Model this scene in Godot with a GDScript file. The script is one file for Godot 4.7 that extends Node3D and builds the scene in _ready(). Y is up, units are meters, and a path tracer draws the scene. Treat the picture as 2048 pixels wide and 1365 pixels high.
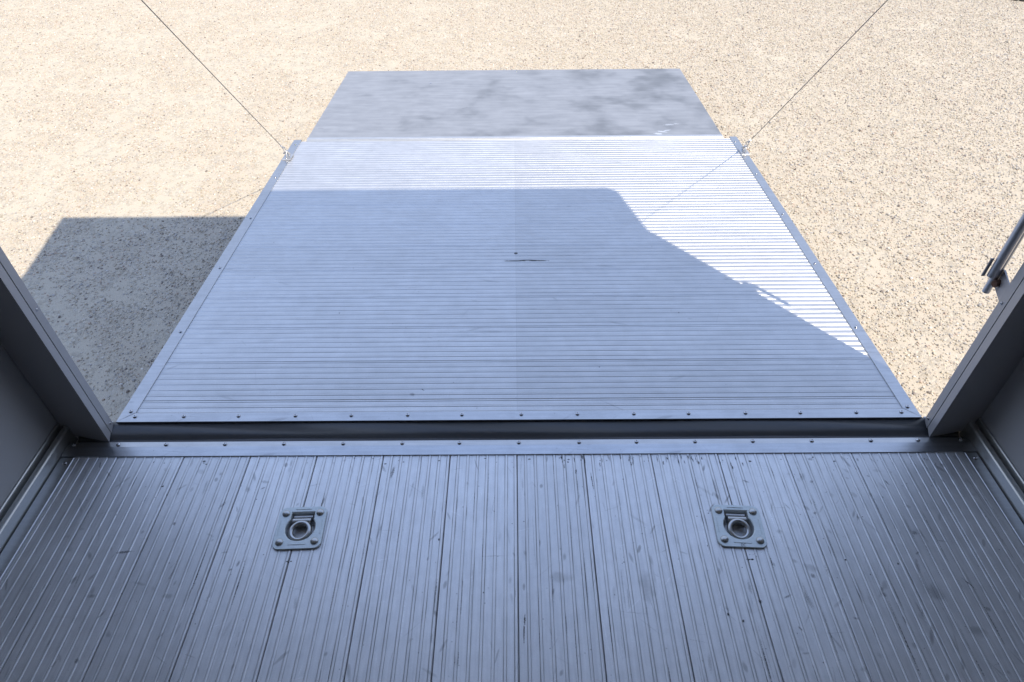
extends Node3D
# Rear doorway of an enclosed trailer, seen from inside: ribbed aluminium floor,
# lowered ribbed loading ramp with a steel-grey flap, sunny gravel yard.
# y up, metres. Floor top is y = 0, the rear sill lies near z = -1.2.

const HINGE_Z := -1.239
const RAMP_SLOPE := 0.047
const RAMP_LEN := 2.013
const FLAP_SLOPE := 0.054
const FLAP_LEN := 1.153
const MID := 0.0045          # middle of the trailer in x
const SUN := Vector3(0.3211, 0.8332, 0.4501)

var used := {}
var rng := RandomNumberGenerator.new()
var M := {}

# ------------------------------------------------------------------ helpers
func numbered(n: String) -> String:
	if not used.has(n):
		used[n] = 0
		return n
	used[n] += 1
	return "%s_%03d" % [n, used[n]]

func thing(called: String, label: String, category: String, group := "") -> Node3D:
	var o := Node3D.new()
	o.name = numbered(called)
	add_child(o)
	o.set_meta("label", label)
	o.set_meta("category", category)
	if group != "":
		o.set_meta("group", group)
	return o

func part(called: String, mesh: Mesh, mat: Material, parent: Node, at := Vector3.ZERO) -> MeshInstance3D:
	var o := MeshInstance3D.new()
	o.name = called
	o.mesh = mesh
	if mat:
		o.material_override = mat
	parent.add_child(o, true)
	o.position = at
	return o

func st_new() -> SurfaceTool:
	var st := SurfaceTool.new()
	st.begin(Mesh.PRIMITIVE_TRIANGLES)
	return st

func done(st: SurfaceTool) -> ArrayMesh:
	return st.commit()

func tri(st: SurfaceTool, a: Vector3, b: Vector3, c: Vector3, n: Vector3, us := 1.0, uo := Vector2.ZERO) -> void:
	# orders the corners so that the face looks along n (front faces run clockwise)
	var g := (b - a).cross(c - a)
	var ps := [a, b, c] if g.dot(n) < 0.0 else [a, c, b]
	for p in ps:
		st.set_normal(n)
		st.set_uv(Vector2(p.x, p.z) * us + uo)
		st.add_vertex(p)

func quad(st: SurfaceTool, a: Vector3, b: Vector3, c: Vector3, d: Vector3, out: Vector3) -> void:
	var n := (b - a).cross(c - a).normalized()
	if n.length() < 0.5:
		n = (c - a).cross(d - a).normalized()
	if n.dot(out) < 0.0:
		n = -n
	tri(st, a, b, c, n)
	tri(st, a, c, d, n)

func quad_n(st: SurfaceTool, p: Array, n: Array) -> void:
	# smooth quad with a normal for each corner
	var g: Vector3 = (p[1] - p[0]).cross(p[2] - p[0])
	if g.length() < 1e-12:
		g = (p[2] - p[0]).cross(p[3] - p[0])
	var avg: Vector3 = n[0] + n[1] + n[2] + n[3]
	var idx := [0, 1, 2, 0, 2, 3] if g.dot(avg) < 0.0 else [0, 2, 1, 0, 3, 2]
	for i in idx:
		st.set_normal(n[i])
		st.set_uv(Vector2(p[i].x, p[i].z))
		st.add_vertex(p[i])

func box(st: SurfaceTool, lo: Vector3, hi: Vector3, bev := 0.0) -> void:
	# box with chamfered long edges on top when bev > 0
	if bev <= 0.0:
		var v := []
		for i in 8:
			v.append(Vector3(hi.x if i & 1 else lo.x, hi.y if i & 2 else lo.y, hi.z if i & 4 else lo.z))
		quad(st, v[0], v[1], v[3], v[2], Vector3(0, 0, -1))
		quad(st, v[4], v[5], v[7], v[6], Vector3(0, 0, 1))
		quad(st, v[0], v[2], v[6], v[4], Vector3(-1, 0, 0))
		quad(st, v[1], v[3], v[7], v[5], Vector3(1, 0, 0))
		quad(st, v[2], v[3], v[7], v[6], Vector3(0, 1, 0))
		quad(st, v[0], v[1], v[5], v[4], Vector3(0, -1, 0))
		return
	var a := [Vector3(lo.x, lo.y, lo.z), Vector3(hi.x, lo.y, lo.z), Vector3(hi.x, lo.y, hi.z), Vector3(lo.x, lo.y, hi.z)]
	var m := []
	var t := []
	for p in a:
		m.append(Vector3(p.x, hi.y - bev, p.z))
		t.append(Vector3(lo.x + bev if p.x == lo.x else hi.x - bev, hi.y, lo.z + bev if p.z == lo.z else hi.z - bev))
	var outs := [Vector3(0, 0, -1), Vector3(1, 0, 0), Vector3(0, 0, 1), Vector3(-1, 0, 0)]
	for i in 4:
		var j := (i + 1) % 4
		quad(st, a[i], a[j], m[j], m[i], outs[i])
		quad(st, m[i], m[j], t[j], t[i], (outs[i] + Vector3.UP))
	quad(st, t[0], t[1], t[2], t[3], Vector3.UP)
	quad(st, a[0], a[1], a[2], a[3], Vector3.DOWN)

func prism_y(poly: Array, y0: float, y1: float) -> ArrayMesh:
	# polygon of (x, z) points, extruded upwards
	var st := st_new()
	var pk := PackedVector2Array(poly)
	var c := Vector2.ZERO
	for p in pk:
		c += p / pk.size()
	for i in pk.size():
		var a := pk[i]
		var b := pk[(i + 1) % pk.size()]
		var mid := (a + b) * 0.5 - c
		var e := b - a
		var nn := Vector3(e.y, 0, -e.x)
		if Vector2(nn.x, nn.z).dot(mid) < 0.0:
			nn = -nn
		quad(st, Vector3(a.x, y0, a.y), Vector3(b.x, y0, b.y), Vector3(b.x, y1, b.y), Vector3(a.x, y1, a.y), nn)
	var ix := Geometry2D.triangulate_polygon(pk)
	for k in range(0, ix.size(), 3):
		for yy in [[y0, Vector3.DOWN], [y1, Vector3.UP]]:
			tri(st, Vector3(pk[ix[k]].x, yy[0], pk[ix[k]].y), Vector3(pk[ix[k + 1]].x, yy[0], pk[ix[k + 1]].y), Vector3(pk[ix[k + 2]].x, yy[0], pk[ix[k + 2]].y), yy[1])
	return done(st)

func prism_x(poly: Array, x0: float, x1: float) -> ArrayMesh:
	# convex-ish polygon of (z, y) points, extruded sideways
	var st := st_new()
	var pk := PackedVector2Array(poly)
	var c := Vector2.ZERO
	for p in pk:
		c += p / pk.size()
	for i in pk.size():
		var a := pk[i]
		var b := pk[(i + 1) % pk.size()]
		var mid := (a + b) * 0.5 - c
		var e := b - a
		var nn := Vector3(0, -e.x, e.y)
		if nn.z * mid.x + nn.y * mid.y < 0.0:
			nn = -nn
		quad(st, Vector3(x0, a.y, a.x), Vector3(x0, b.y, b.x), Vector3(x1, b.y, b.x), Vector3(x1, a.y, a.x), nn)
	var ix := Geometry2D.triangulate_polygon(pk)
	for k in range(0, ix.size(), 3):
		for xx in [[x0, Vector3.LEFT], [x1, Vector3.RIGHT]]:
			tri(st, Vector3(xx[0], pk[ix[k]].y, pk[ix[k]].x), Vector3(xx[0], pk[ix[k + 1]].y, pk[ix[k + 1]].x), Vector3(xx[0], pk[ix[k + 2]].y, pk[ix[k + 2]].x), xx[1])
	return done(st)

func strip_z(prof: Array, z0: float, z1: float, up := Vector3.UP) -> ArrayMesh:
	# open (x, y) profile swept along z
	var st := st_new()
	for i in prof.size() - 1:
		var a: Vector2 = prof[i]
		var b: Vector2 = prof[i + 1]
		var e := b - a
		var n := Vector3(-e.y, e.x, 0)
		quad(st, Vector3(a.x, a.y, z0), Vector3(b.x, b.y, z0), Vector3(b.x, b.y, z1), Vector3(a.x, a.y, z1), n)
	for zz in [[z0, Vector3(0, 0, -1)], [z1, Vector3(0, 0, 1)]]:
		var pk := PackedVector2Array(prof)
		var ix := Geometry2D.triangulate_polygon(pk)
		for k in range(0, ix.size(), 3):
			tri(st, Vector3(pk[ix[k]].x, pk[ix[k]].y, zz[0]), Vector3(pk[ix[k + 1]].x, pk[ix[k + 1]].y, zz[0]), Vector3(pk[ix[k + 2]].x, pk[ix[k + 2]].y, zz[0]), zz[1])
	return done(st)

func lathe(st: SurfaceTool, prof: Array, seg: int, at := Vector3.ZERO, bas := Basis.IDENTITY) -> void:
	# (radius, height) profile turned about y, smooth
	var ns := []
	for i in prof.size():
		var a: Vector2 = prof[max(i - 1, 0)]
		var b: Vector2 = prof[min(i + 1, prof.size() - 1)]
		var e := (b - a).normalized()
		ns.append(Vector2(-e.y, e.x) if true else e)
	for i in prof.size() - 1:
		for k in seg:
			var t0 := TAU * k / seg
			var t1 := TAU * (k + 1) / seg
			var p := []
			var n := []
			for q in [[i, t0], [i, t1], [i + 1, t1], [i + 1, t0]]:
				var pr: Vector2 = prof[q[0]]
				var nr: Vector2 = ns[q[0]]
				p.append(at + bas * Vector3(pr.x * cos(q[1]), pr.y, pr.x * sin(q[1])))
				n.append(bas * Vector3(nr.x * cos(q[1]), nr.y, nr.x * sin(q[1])))
			quad_n(st, p, n)

func tube(st: SurfaceTool, pts: Array, r: float, seg := 8, cap := true, closed := false) -> void:
	var rings := []
	var up := Vector3(0.13, 0.97, 0.21).normalized()
	var cnt := pts.size()
	for i in cnt:
		var a: Vector3 = pts[(i - 1 + cnt) % cnt] if closed else pts[max(i - 1, 0)]
		var b: Vector3 = pts[(i + 1) % cnt] if closed else pts[min(i + 1, cnt - 1)]
		var d := (b - a).normalized()
		if absf(d.dot(up)) > 0.95:
			up = Vector3(0.97, 0.13, 0.21).normalized()
		var s := d.cross(up).normalized()
		var t := s.cross(d).normalized()
		var ring := []
		for k in seg:
			var w := TAU * k / seg
			ring.append(s * cos(w) + t * sin(w))
		rings.append(ring)
	var last := cnt if closed else cnt - 1
	for i in last:
		var j := (i + 1) % cnt
		for k in seg:
			var l := (k + 1) % seg
			quad_n(st, [pts[i] + rings[i][k] * r, pts[i] + rings[i][l] * r, pts[j] + rings[j][l] * r, pts[j] + rings[j][k] * r], [rings[i][k], rings[i][l], rings[j][l], rings[j][k]])
	if cap and not closed:
		for e in [[0, 1], [cnt - 1, cnt - 2]]:
			var n: Vector3 = (pts[e[0]] - pts[e[1]]).normalized()
			for k in seg:
				tri(st, pts[e[0]], pts[e[0]] + rings[e[0]][k] * r, pts[e[0]] + rings[e[0]][(k + 1) % seg] * r, n)

func rivet_mesh(r := 0.0058, h := 0.0046) -> ArrayMesh:
	var st := st_new()
	var prof := []
	prof.append(Vector2(0.0, h * 0.55))
	prof.append(Vector2(r * 0.22, h * 0.55))
	prof.append(Vector2(r * 0.3, h * 0.98))
	for i in range(0, 7):
		var a := PI * 0.5 * i / 6.0
		prof.append(Vector2(r * (0.34 + 0.66 * sin(a)), h * (0.25 + 0.75 * cos(a))))
	prof.append(Vector2(r, -0.0005))
	lathe(st, prof, 14)
	return done(st)

# ------------------------------------------------------------------ textures
func noise_bytes(w: int, h: int, seed_: int, freq: float, oct := 3, type := FastNoiseLite.TYPE_SIMPLEX_SMOOTH, sx := 1, sy := 1, seamless := false) -> PackedByteArray:
	var n := FastNoiseLite.new()
	n.seed = seed_
	n.noise_type = type
	n.frequency = freq
	n.fractal_octaves = oct
	var img: Image
	if seamless:
		img = n.get_seamless_image(w / sx, h / sy, false, false, 0.12)
	else:
		img = n.get_image(w / sx, h / sy, false, false, true)
	if sx != 1 or sy != 1:
		img.resize(w, h, Image.INTERPOLATE_CUBIC)
	img.convert(Image.FORMAT_L8)
	# stretch to the full range
	return img.get_data()

func tex(w: int, h: int, rgb: PackedByteArray) -> ImageTexture:
	var img := Image.create_from_data(w, h, false, Image.FORMAT_RGB8, rgb)
	img.generate_mipmaps()
	return ImageTexture.create_from_image(img)

func smooth01(a: float, b: float, x: float) -> float:
	var t := clampf((x - a) / (b - a), 0.0, 1.0)
	return t * t * (3.0 - 2.0 * t)

func stamp(f: PackedFloat32Array, w: int, h: int, cx: float, cy: float, rx: float, ry: float, ang: float, v: float, grain: PackedByteArray) -> void:
	# a ragged mark: an ellipse eaten by grain
	var r := int(ceil(max(rx, ry))) + 1
	var ca := cos(ang)
	var sa := sin(ang)
	for y in range(max(0, int(cy) - r), min(h, int(cy) + r + 1)):
		for x in range(max(0, int(cx) - r), min(w, int(cx) + r + 1)):
			var dx := x - cx
			var dy := y - cy
			var u := (dx * ca + dy * sa) / rx
			var q := (-dx * sa + dy * ca) / ry
			var d := u * u + q * q
			if d < 1.0:
				var g := grain[y * w + x] / 255.0
				f[y * w + x] += v * smooth01(0.0, 1.0, (1.0 - d) * 1.5 - (1.0 - g) * 1.3)

func metal_maps(w: int, h: int, seed_: int, marks: Array, smudges: int, dark: float, along_x: bool, rib_feet := false) -> Array:
	# returns [albedo, roughness] of worn mill-finish aluminium
	var r := RandomNumberGenerator.new()
	r.seed = seed_
	var fine := noise_bytes(w, h, seed_ + 1, 0.35, 2)
	var mid := noise_bytes(w, h, seed_ + 2, 0.03, 4)
	var big := noise_bytes(w, h, seed_ + 3, 0.006, 3)
	var streak := noise_bytes(w, h, seed_ + 4, 0.12, 3, FastNoiseLite.TYPE_SIMPLEX_SMOOTH, 16 if along_x else 1, 1 if along_x else 16)
	var f := PackedFloat32Array()
	f.resize(w * h)
	# scuffs drawn out along the plank, short crossing scratches (dark and bright), specks of grit
	for i in smudges:
		var a := (0.0 if along_x else PI * 0.5) + r.randfn(0.0, 0.35)
		stamp(f, w, h, r.randf() * w, r.randf() * h, r.randf_range(6.0, 34.0), r.randf_range(2.0, 6.0), a, r.randf_range(0.08, 0.3) * dark, mid if i % 3 else fine)
	for i in smudges / 3:
		# long scrapes that follow the loading direction
		stamp(f, w, h, r.randf() * w, r.randf() * h, r.randf_range(30.0, 110.0), r.randf_range(0.7, 1.2), (0.0 if along_x else PI * 0.5) + r.randfn(0.0, 0.05), r.randf_range(-0.15, 0.45) * dark, fine)
	for i in smudges * 3 / 2:
		stamp(f, w, h, r.randf() * w, r.randf() * h, r.randf_range(4.0, 40.0), r.randf_range(0.7, 1.1), r.randf() * PI, r.randf_range(-0.14, 0.26) * dark, fine)
	for i in smudges:
		stamp(f, w, h, r.randf() * w, r.randf() * h, r.randf_range(0.8, 2.0), r.randf_range(0.8, 1.8), r.randf() * PI, r.randf_range(0.4, 1.2) * dark, fine)
	for m in marks:
		stamp(f, w, h, m[0], m[1], m[2], m[3], m[4], m[5] * (0.45 if m[2] > 7.0 and m[3] > 4.0 else 1.0), fine if m[2] < 12.0 or m[3] < 6.0 else mid)
	if rib_feet:
		# thin lines of dirt caught along both feet of every bead, thick and thin by turns
		var caught := noise_bytes(w, h, seed_ + 6, 0.05, 3, FastNoiseLite.TYPE_SIMPLEX_SMOOTH, 1, 8)
		for pl in range(-7, 7):
			for b in 7:
				for e in [-1.0, 1.0]:
					var xc: float = 0.004 + 0.1823 * (pl + min(0.124 + b / 7.0, 1.0 - 0.0054 / 0.1823)) + e * 0.0036
					var cx: float = (xc + 1.25) / 2.5 * w
					var amt := r.randf_range(0.05, 0.24)
					for c in range(int(floor(cx)) - 1, int(floor(cx)) + 2):
						var cover := clampf(1.0 - absf(c + 0.5 - cx) * 0.9, 0.0, 1.0)
						if c < 0 or c >= w or cover <= 0.0:
							continue
						for y in h:
							f[y * w + c] += amt * cover * (0.45 + 1.1 * smooth01(0.35, 0.75, caught[y * w + c] / 255.0))
	var alb := PackedByteArray()
	var rou := PackedByteArray()
	alb.resize(w * h * 3)
	rou.resize(w * h * 3)
	for i in w * h:
		var k := (streak[i] - 128) * 0.00026 + (mid[i] - 128) * 0.00016 + (big[i] - 128) * 0.00012 + (fine[i] - 128) * 0.0002
		var d := clampf(f[i], -0.4, 0.92)
		var v := clampf((0.86 + k) * (1.0 - d), 0.03, 0.97)
		alb[i * 3] = int(v * 252)
		alb[i * 3 + 1] = int(v * 253)
		alb[i * 3 + 2] = int(v * 255)
		var rr := int(clampf(0.5 + k * 0.5 + d * 0.35, 0.1, 0.95) * 255)
		rou[i * 3] = rr
		rou[i * 3 + 1] = rr
		rou[i * 3 + 2] = rr
	return [tex(w, h, alb), tex(w, h, rou)]

func mat(col: Color, rough: float, metal := 0.0) -> StandardMaterial3D:
	var m := StandardMaterial3D.new()
	m.albedo_color = Color(col.r, col.g, col.b).linear_to_srgb()
	m.roughness = rough
	m.metallic = metal
	return m

func mapped(maps: Array, col: Color, rough: float, metal: float, scale_: Vector2, offset_: Vector2) -> StandardMaterial3D:
	var m := mat(col, rough, metal)
	m.albedo_texture = maps[0]
	m.roughness_texture = maps[1]
	m.roughness_texture_channel = BaseMaterial3D.TEXTURE_CHANNEL_GREEN
	m.uv1_scale = Vector3(scale_.x, scale_.y, 1)
	m.uv1_offset = Vector3(offset_.x, offset_.y, 0)
	return m

func tinted(m: StandardMaterial3D, k: float) -> StandardMaterial3D:
	var c := m.duplicate() as StandardMaterial3D
	var l := m.albedo_color.srgb_to_linear()
	c.albedo_color = Color(l.r * k, l.g * k, l.b * k).linear_to_srgb()
	return c

func make_materials() -> void:
	# floor map: 2.5 m x 1.25 m, from x = -1.25, z = -1.2
	var W := 2048
	var Hh := 1024
	var marks := []
	var r := RandomNumberGenerator.new()
	r.seed = 77
	var px := func(x: float, z: float) -> Vector2: return Vector2((x + 1.25) / 2.5 * W, (z + 1.2) / 1.25 * Hh)
	# grime scraped out of the grooves just inside the sill
	for i in 46:
		var p: Vector2 = px.call(r.randf_range(0.12, 0.62), -1.108 + r.randf_range(0.0, 0.05) * r.randf())
		marks.append([p.x, p.y, r.randf_range(0.8, 2.0), r.randf_range(3, 14), 0.0, r.randf_range(0.4, 1.0)])
	for i in 30:
		var p: Vector2 = px.call(r.randf_range(-1.1, 1.2), -1.108 + r.randf_range(0.0, 0.02))
		marks.append([p.x, p.y, r.randf_range(0.8, 5.0), r.randf_range(1, 4), 0.0, r.randf_range(0.3, 0.9)])
	for b in [[0.552, -0.803, 9, 1.6, 0.0, 1.1], [0.560, -0.803, 3.5, 2.6, 0.0, 1.2], [-0.546, -0.803, 6, 1.3, 0.2, 1.0], [-0.538, -0.804, 3, 2, 0.0, 0.9], [0.015, -0.63, 1.2, 30, 0.02, 1.0], [0.017, -0.66, 2.2, 16, 0.05, 0.7], [0.16, -1.06, 2, 10, 0.1, 0.9], [0.20, -1.03, 1.2, 34, -0.05, 0.9], [-0.33, -1.06, 5, 26, 0.15, 0.35], [-0.19, -0.86, 2.0, 3.5, 0.0, 1.2], [0.78, -0.80, 3, 3, 0, 1.2], [0.90, -0.79, 3, 3, 0, 1.2], [-0.93, -1.02, 3, 3.5, 0.5, 1.1], [0.97, -1.02, 10, 1.3, 1.2, 0.8], [0.93, -1.04, 5, 1.2, 0.3, 0.8], [1.04, -0.74, 20, 1.2, 1.0, 0.8], [0.66, -0.70, 8, 26, -0.2, 0.36], [0.69, -0.78, 26, 12, 0.4, 0.26], [0.55, -0.70, 5, 6, 0, 0.5], [0.47, -0.67, 4, 5, 0, 0.6], [0.50, -0.655, 4, 4, 0, 0.6], [-0.95, -0.83, 24, 4, -0.1, 0.4], [-0.88, -0.75, 22, 6, 0.2, 0.4], [-0.80, -0.72, 18, 8, 0.1, 0.3], [-0.98, -0.72, 16, 7, 0.0, 0.4], [0.95, -0.72, 34, 26, 0.6, 0.32], [1.0, -0.63, 26, 18, 0.2, 0.34], [0.10, -0.76, 40, 18, 0.0, 0.2], [0.30, -0.74, 26, 44, 0.0, 0.22]]:
		var p: Vector2 = px.call(b[0], b[1])
		marks.append([p.x, p.y, b[2], b[3], b[4], b[5]])
	# scattered shoe scuffs, more of them towards the right wall
	for i in 90:
		var x := r.randf_range(0.55, 1.2) if i % 3 else r.randf_range(-1.15, -0.65)
		var p: Vector2 = px.call(x, r.randf_range(-1.1, -0.5))
		marks.append([p.x, p.y, r.randf_range(3, 16), r.randf_range(2, 9), r.randf() * PI, r.randf_range(0.1, 0.34)])
	# dirt packed along the foot of the ribs, broken into dashes
	for i in 170:
		var pl := r.randi_range(-6, 6)
		var x := 0.004 + pl * 0.1823 + 0.1823 * (0.124 + r.randi_range(0, 6) / 7.0) + (0.0042 if r.randf() < 0.5 else -0.0042)
		var p: Vector2 = px.call(x, r.randf_range(-1.1, -0.5))
		marks.append([p.x, p.y, r.randf_range(0.8, 1.5), r.randf_range(10, 90), 0.0, r.randf_range(0.08, 0.36) if i % 9 else r.randf_range(0.3, 0.7)])
	var fm := metal_maps(W, Hh, 11, marks, 420, 0.68, false, true)
	M.floor = mapped(fm, Color(0.90, 0.905, 0.905), 1.08, 0.82, Vector2(1.0 / 2.5, 1.0 / 1.25), Vector2(0.5, 1.2 / 1.25))
	# ramp map: 2.4 m x 2.1 m in the ramp's own frame
	var rm := []
	for b in [[0.0, 0.842, 60, 3.0, 0.0, 2.2], [0.09, 0.842, 60, 2.6, 0.0, 2.2], [0.05, 0.846, 50, 2.0, 0.0, 1.6], [-0.612, 0.517, 2.2, 3.0, 0.0, 1.2], [0.263, 0.228, 2, 2.6, 0, 1.1], [0.566, 0.505, 2, 2.4, 0, 1.0], [-0.31, 0.11, 14, 7, 0.5, 0.5], [-0.28, 0.13, 10, 1.5, 0.8, 0.7]]:
		rm.append([(b[0] + 1.2) / 2.4 * 1280, (2.1 - b[1]) / 2.1 * 1120, b[2] * 0.53, b[3] * 0.8, b[4], b[5]])
	var rmap := metal_maps(1280, 1120, 31, rm, 90, 0.35, true)
	M.ramp = mapped(rmap, Color(0.715, 0.72, 0.72), 0.96, 0.83, Vector2(1.0 / 2.4, 1.0 / 2.1), Vector2(0.5, 1.0))
	# trim: the same metal, smoother
	var tm := metal_maps(768, 768, 51, [], 60, 0.35, true)
	M.trim = mapped(tm, Color(0.60, 0.61, 0.62), 0.62, 0.95, Vector2(0.9, 0.9), Vector2.ZERO)
	# flap: mottled plate
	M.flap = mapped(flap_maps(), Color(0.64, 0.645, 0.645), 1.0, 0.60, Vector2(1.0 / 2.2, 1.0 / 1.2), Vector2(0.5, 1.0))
	M.rivet = mat(Color(0.45, 0.46, 0.48), 0.2, 1.0)
	M.zinc = mapped(tm, Color(0.78, 0.85, 0.85), 1.05, 0.5, Vector2(4, 4), Vector2.ZERO)
	M.zinc_ring = mat(Color(0.40, 0.41, 0.41), 0.33, 0.95)
	M.pan = mat(Color(0.52, 0.53, 0.54), 0.5, 0.45)
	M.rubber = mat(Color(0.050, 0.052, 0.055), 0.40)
	M.sub = mat(Color(0.08, 0.08, 0.085), 0.8)
	M.wall = mat(Color(0.36, 0.365, 0.375), 0.42)
	M.jamb = mat(Color(0.31, 0.31, 0.322), 0.42, 0.2)
	M.kerb = mat(Color(0.50, 0.51, 0.50), 0.38, 0.8)
	M.skin = mat(Color(0.72, 0.72, 0.71), 0.4)
	M.cable = mat(Color(0.22, 0.21, 0.20), 0.5, 0.6)
	M.shackle = mat(Color(0.48, 0.48, 0.48), 0.48, 0.9)
	M.tube = mat(Color(0.55, 0.55, 0.56), 0.3, 1.0)
	M.rust = mat(Color(0.13, 0.07, 0.05), 0.8, 0.2)
	M.stamp = mat(Color(0.16, 0.17, 0.18), 0.7, 0.5)

func flap_maps() -> Array:
	var w := 1024
	var h := 560
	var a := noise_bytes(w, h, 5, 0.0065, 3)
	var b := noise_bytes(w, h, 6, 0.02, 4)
	var c := noise_bytes(w, h, 7, 0.3, 2)
	var s := noise_bytes(w, h, 8, 0.05, 3, FastNoiseLite.TYPE_SIMPLEX_SMOOTH, 6, 1)
	var f := PackedFloat32Array()
	f.resize(w * h)
	var r := RandomNumberGenerator.new()
	r.seed = 21
	# oily stains, most on the right half, also painting in its darker view angle
	# pale scrapes near the hinge on the right
	for k in [[905, 475, 22, 6, -0.1], [880, 520, 18, 5, 0.3], [893, 512, 14, 4, -0.4], [868, 533, 16, 7, 0.2], [925, 470, 10, 3, 0.3]]:
		stamp(f, w, h, k[0], k[1], k[2], k[3], k[4], -0.9, c)
	for k in 26:
		stamp(f, w, h, r.randf() * w, r.randf() * h, r.randf_range(5, 40), 1.1, r.randf_range(-0.5, 0.5), r.randf_range(-0.2, 0.35), c)
	var alb := PackedByteArray()
	var rou := PackedByteArray()
	alb.resize(w * h * 3)
	rou.resize(w * h * 3)
	for i in w * h:
		var ux := float(i % w) / w
		var k := (b[i] - 128) * 0.00022 + (s[i] - 128) * 0.00030 + (c[i] - 128) * 0.00012
		k -= 0.21 * smooth01(0.40, 1.05, a[i] / 255.0 * 0.62 + b[i] / 255.0 * 0.38 + 0.34 * (ux - 0.55))  # weighted to the right: stains plus the duller sheen put into the colour
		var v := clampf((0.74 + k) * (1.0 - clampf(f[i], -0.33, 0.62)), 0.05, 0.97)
		alb[i * 3] = int(v * 249)
		alb[i * 3 + 1] = int(v * 251)
		alb[i * 3 + 2] = int(v * 255)
		var q := int(clampf(0.50 + k + f[i] * 0.12, 0.2, 0.9) * 255)
		rou[i * 3] = q
		rou[i * 3 + 1] = q
		rou[i * 3 + 2] = q
	return [tex(w, h, alb), tex(w, h, rou)]

# ------------------------------------------------------------------ ribbed planks
func plank_profile(width: float, tall := 1.0) -> Array:
	# (x, y, nx, ny) across one extruded plank: seven rounded beads on a flat
	var o := []
	var g := 0.0009
	o.append([g, -0.018, -1.0, 0.0])
	o.append([g, -0.0012, -1.0, 0.0])
	o.append([g, -0.0012, -0.6, 0.8])
	o.append([g + 0.001, 0.0, -0.2, 0.98])
	o.append([g + 0.0012, 0.0, 0.0, 1.0])
	for i in 7:
		var c := width * (0.124 + i / 7.0)
		if c > width - 0.0054:
			c = width - 0.0054
		# small groove, steep flank, rounded crown, flank, groove
		for q in [[-0.0042, 0.0, 0.0, 1.0], [-0.0041, 0.0, 0.75, 0.66], [-0.0036, -0.0006, 0.5, 0.86], [-0.0033, -0.0006, -0.8, 0.6], [-0.0030, 0.0004, -0.75, 0.66], [-0.0022, 0.0009, -0.28, 0.96], [0.0, 0.0011, 0.0, 1.0], [0.0022, 0.0009, 0.28, 0.96], [0.0030, 0.0004, 0.75, 0.66], [0.0033, -0.0006, 0.8, 0.6], [0.0036, -0.0006, -0.5, 0.86], [0.0041, 0.0, -0.75, 0.66], [0.0042, 0.0, 0.0, 1.0]]:
			o.append([c + q[0], q[1] * tall, q[2] * tall, q[3]])
	o.append([width - g - 0.0005, 0.0, 0.0, 1.0])
	o.append([width - g, -0.0008, 0.6, 0.8])
	o.append([width - g, -0.0012, 1.0, 0.0])
	o.append([width - g, -0.018, 1.0, 0.0])
	return o

func plank_sweep(st: SurfaceTool, prof: Array, x0: float, l0: float, l1: float, lateral: bool, clip_lo := -1e9, clip_hi := 1e9, y0 := 0.0) -> void:
	# lateral = false: runs along z, profile along x.  true: runs along x, profile along -z
	for i in prof.size() - 1:
		var a: Array = prof[i]
		var b: Array = prof[i + 1]
		var ax: float = x0 + a[0]
		var bx: float = x0 + b[0]
		if max(ax, bx) <= clip_lo or min(ax, bx) >= clip_hi:
			continue
		ax = clampf(ax, clip_lo, clip_hi)
		bx = clampf(bx, clip_lo, clip_hi)
		if absf(ax - bx) < 1e-7 and absf(a[1] - b[1]) < 1e-7:
			continue
		var p := []
		var n := []
		for q in [[ax, a, l0], [bx, b, l0], [bx, b, l1], [ax, a, l1]]:
			if lateral:
				p.append(Vector3(q[2], y0 + q[1][1], -q[0]))
				n.append(Vector3(0, q[1][3], -q[1][2]).normalized())
			else:
				p.append(Vector3(q[0], y0 + q[1][1], q[2]))
				n.append(Vector3(q[1][2], q[1][3], 0).normalized())
		quad_n(st, p, n)

# ------------------------------------------------------------------ ground
func ground_y(x: float, z: float) -> float:
	var y := -0.27 + 0.060 * (-2.8 - clampf(z, -4.9, 1.0))
	if z < -4.9:
		y += 0.060 * (1.0 - exp(-(-4.9 - z) * 1.0)) * 0.4
	return y

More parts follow.
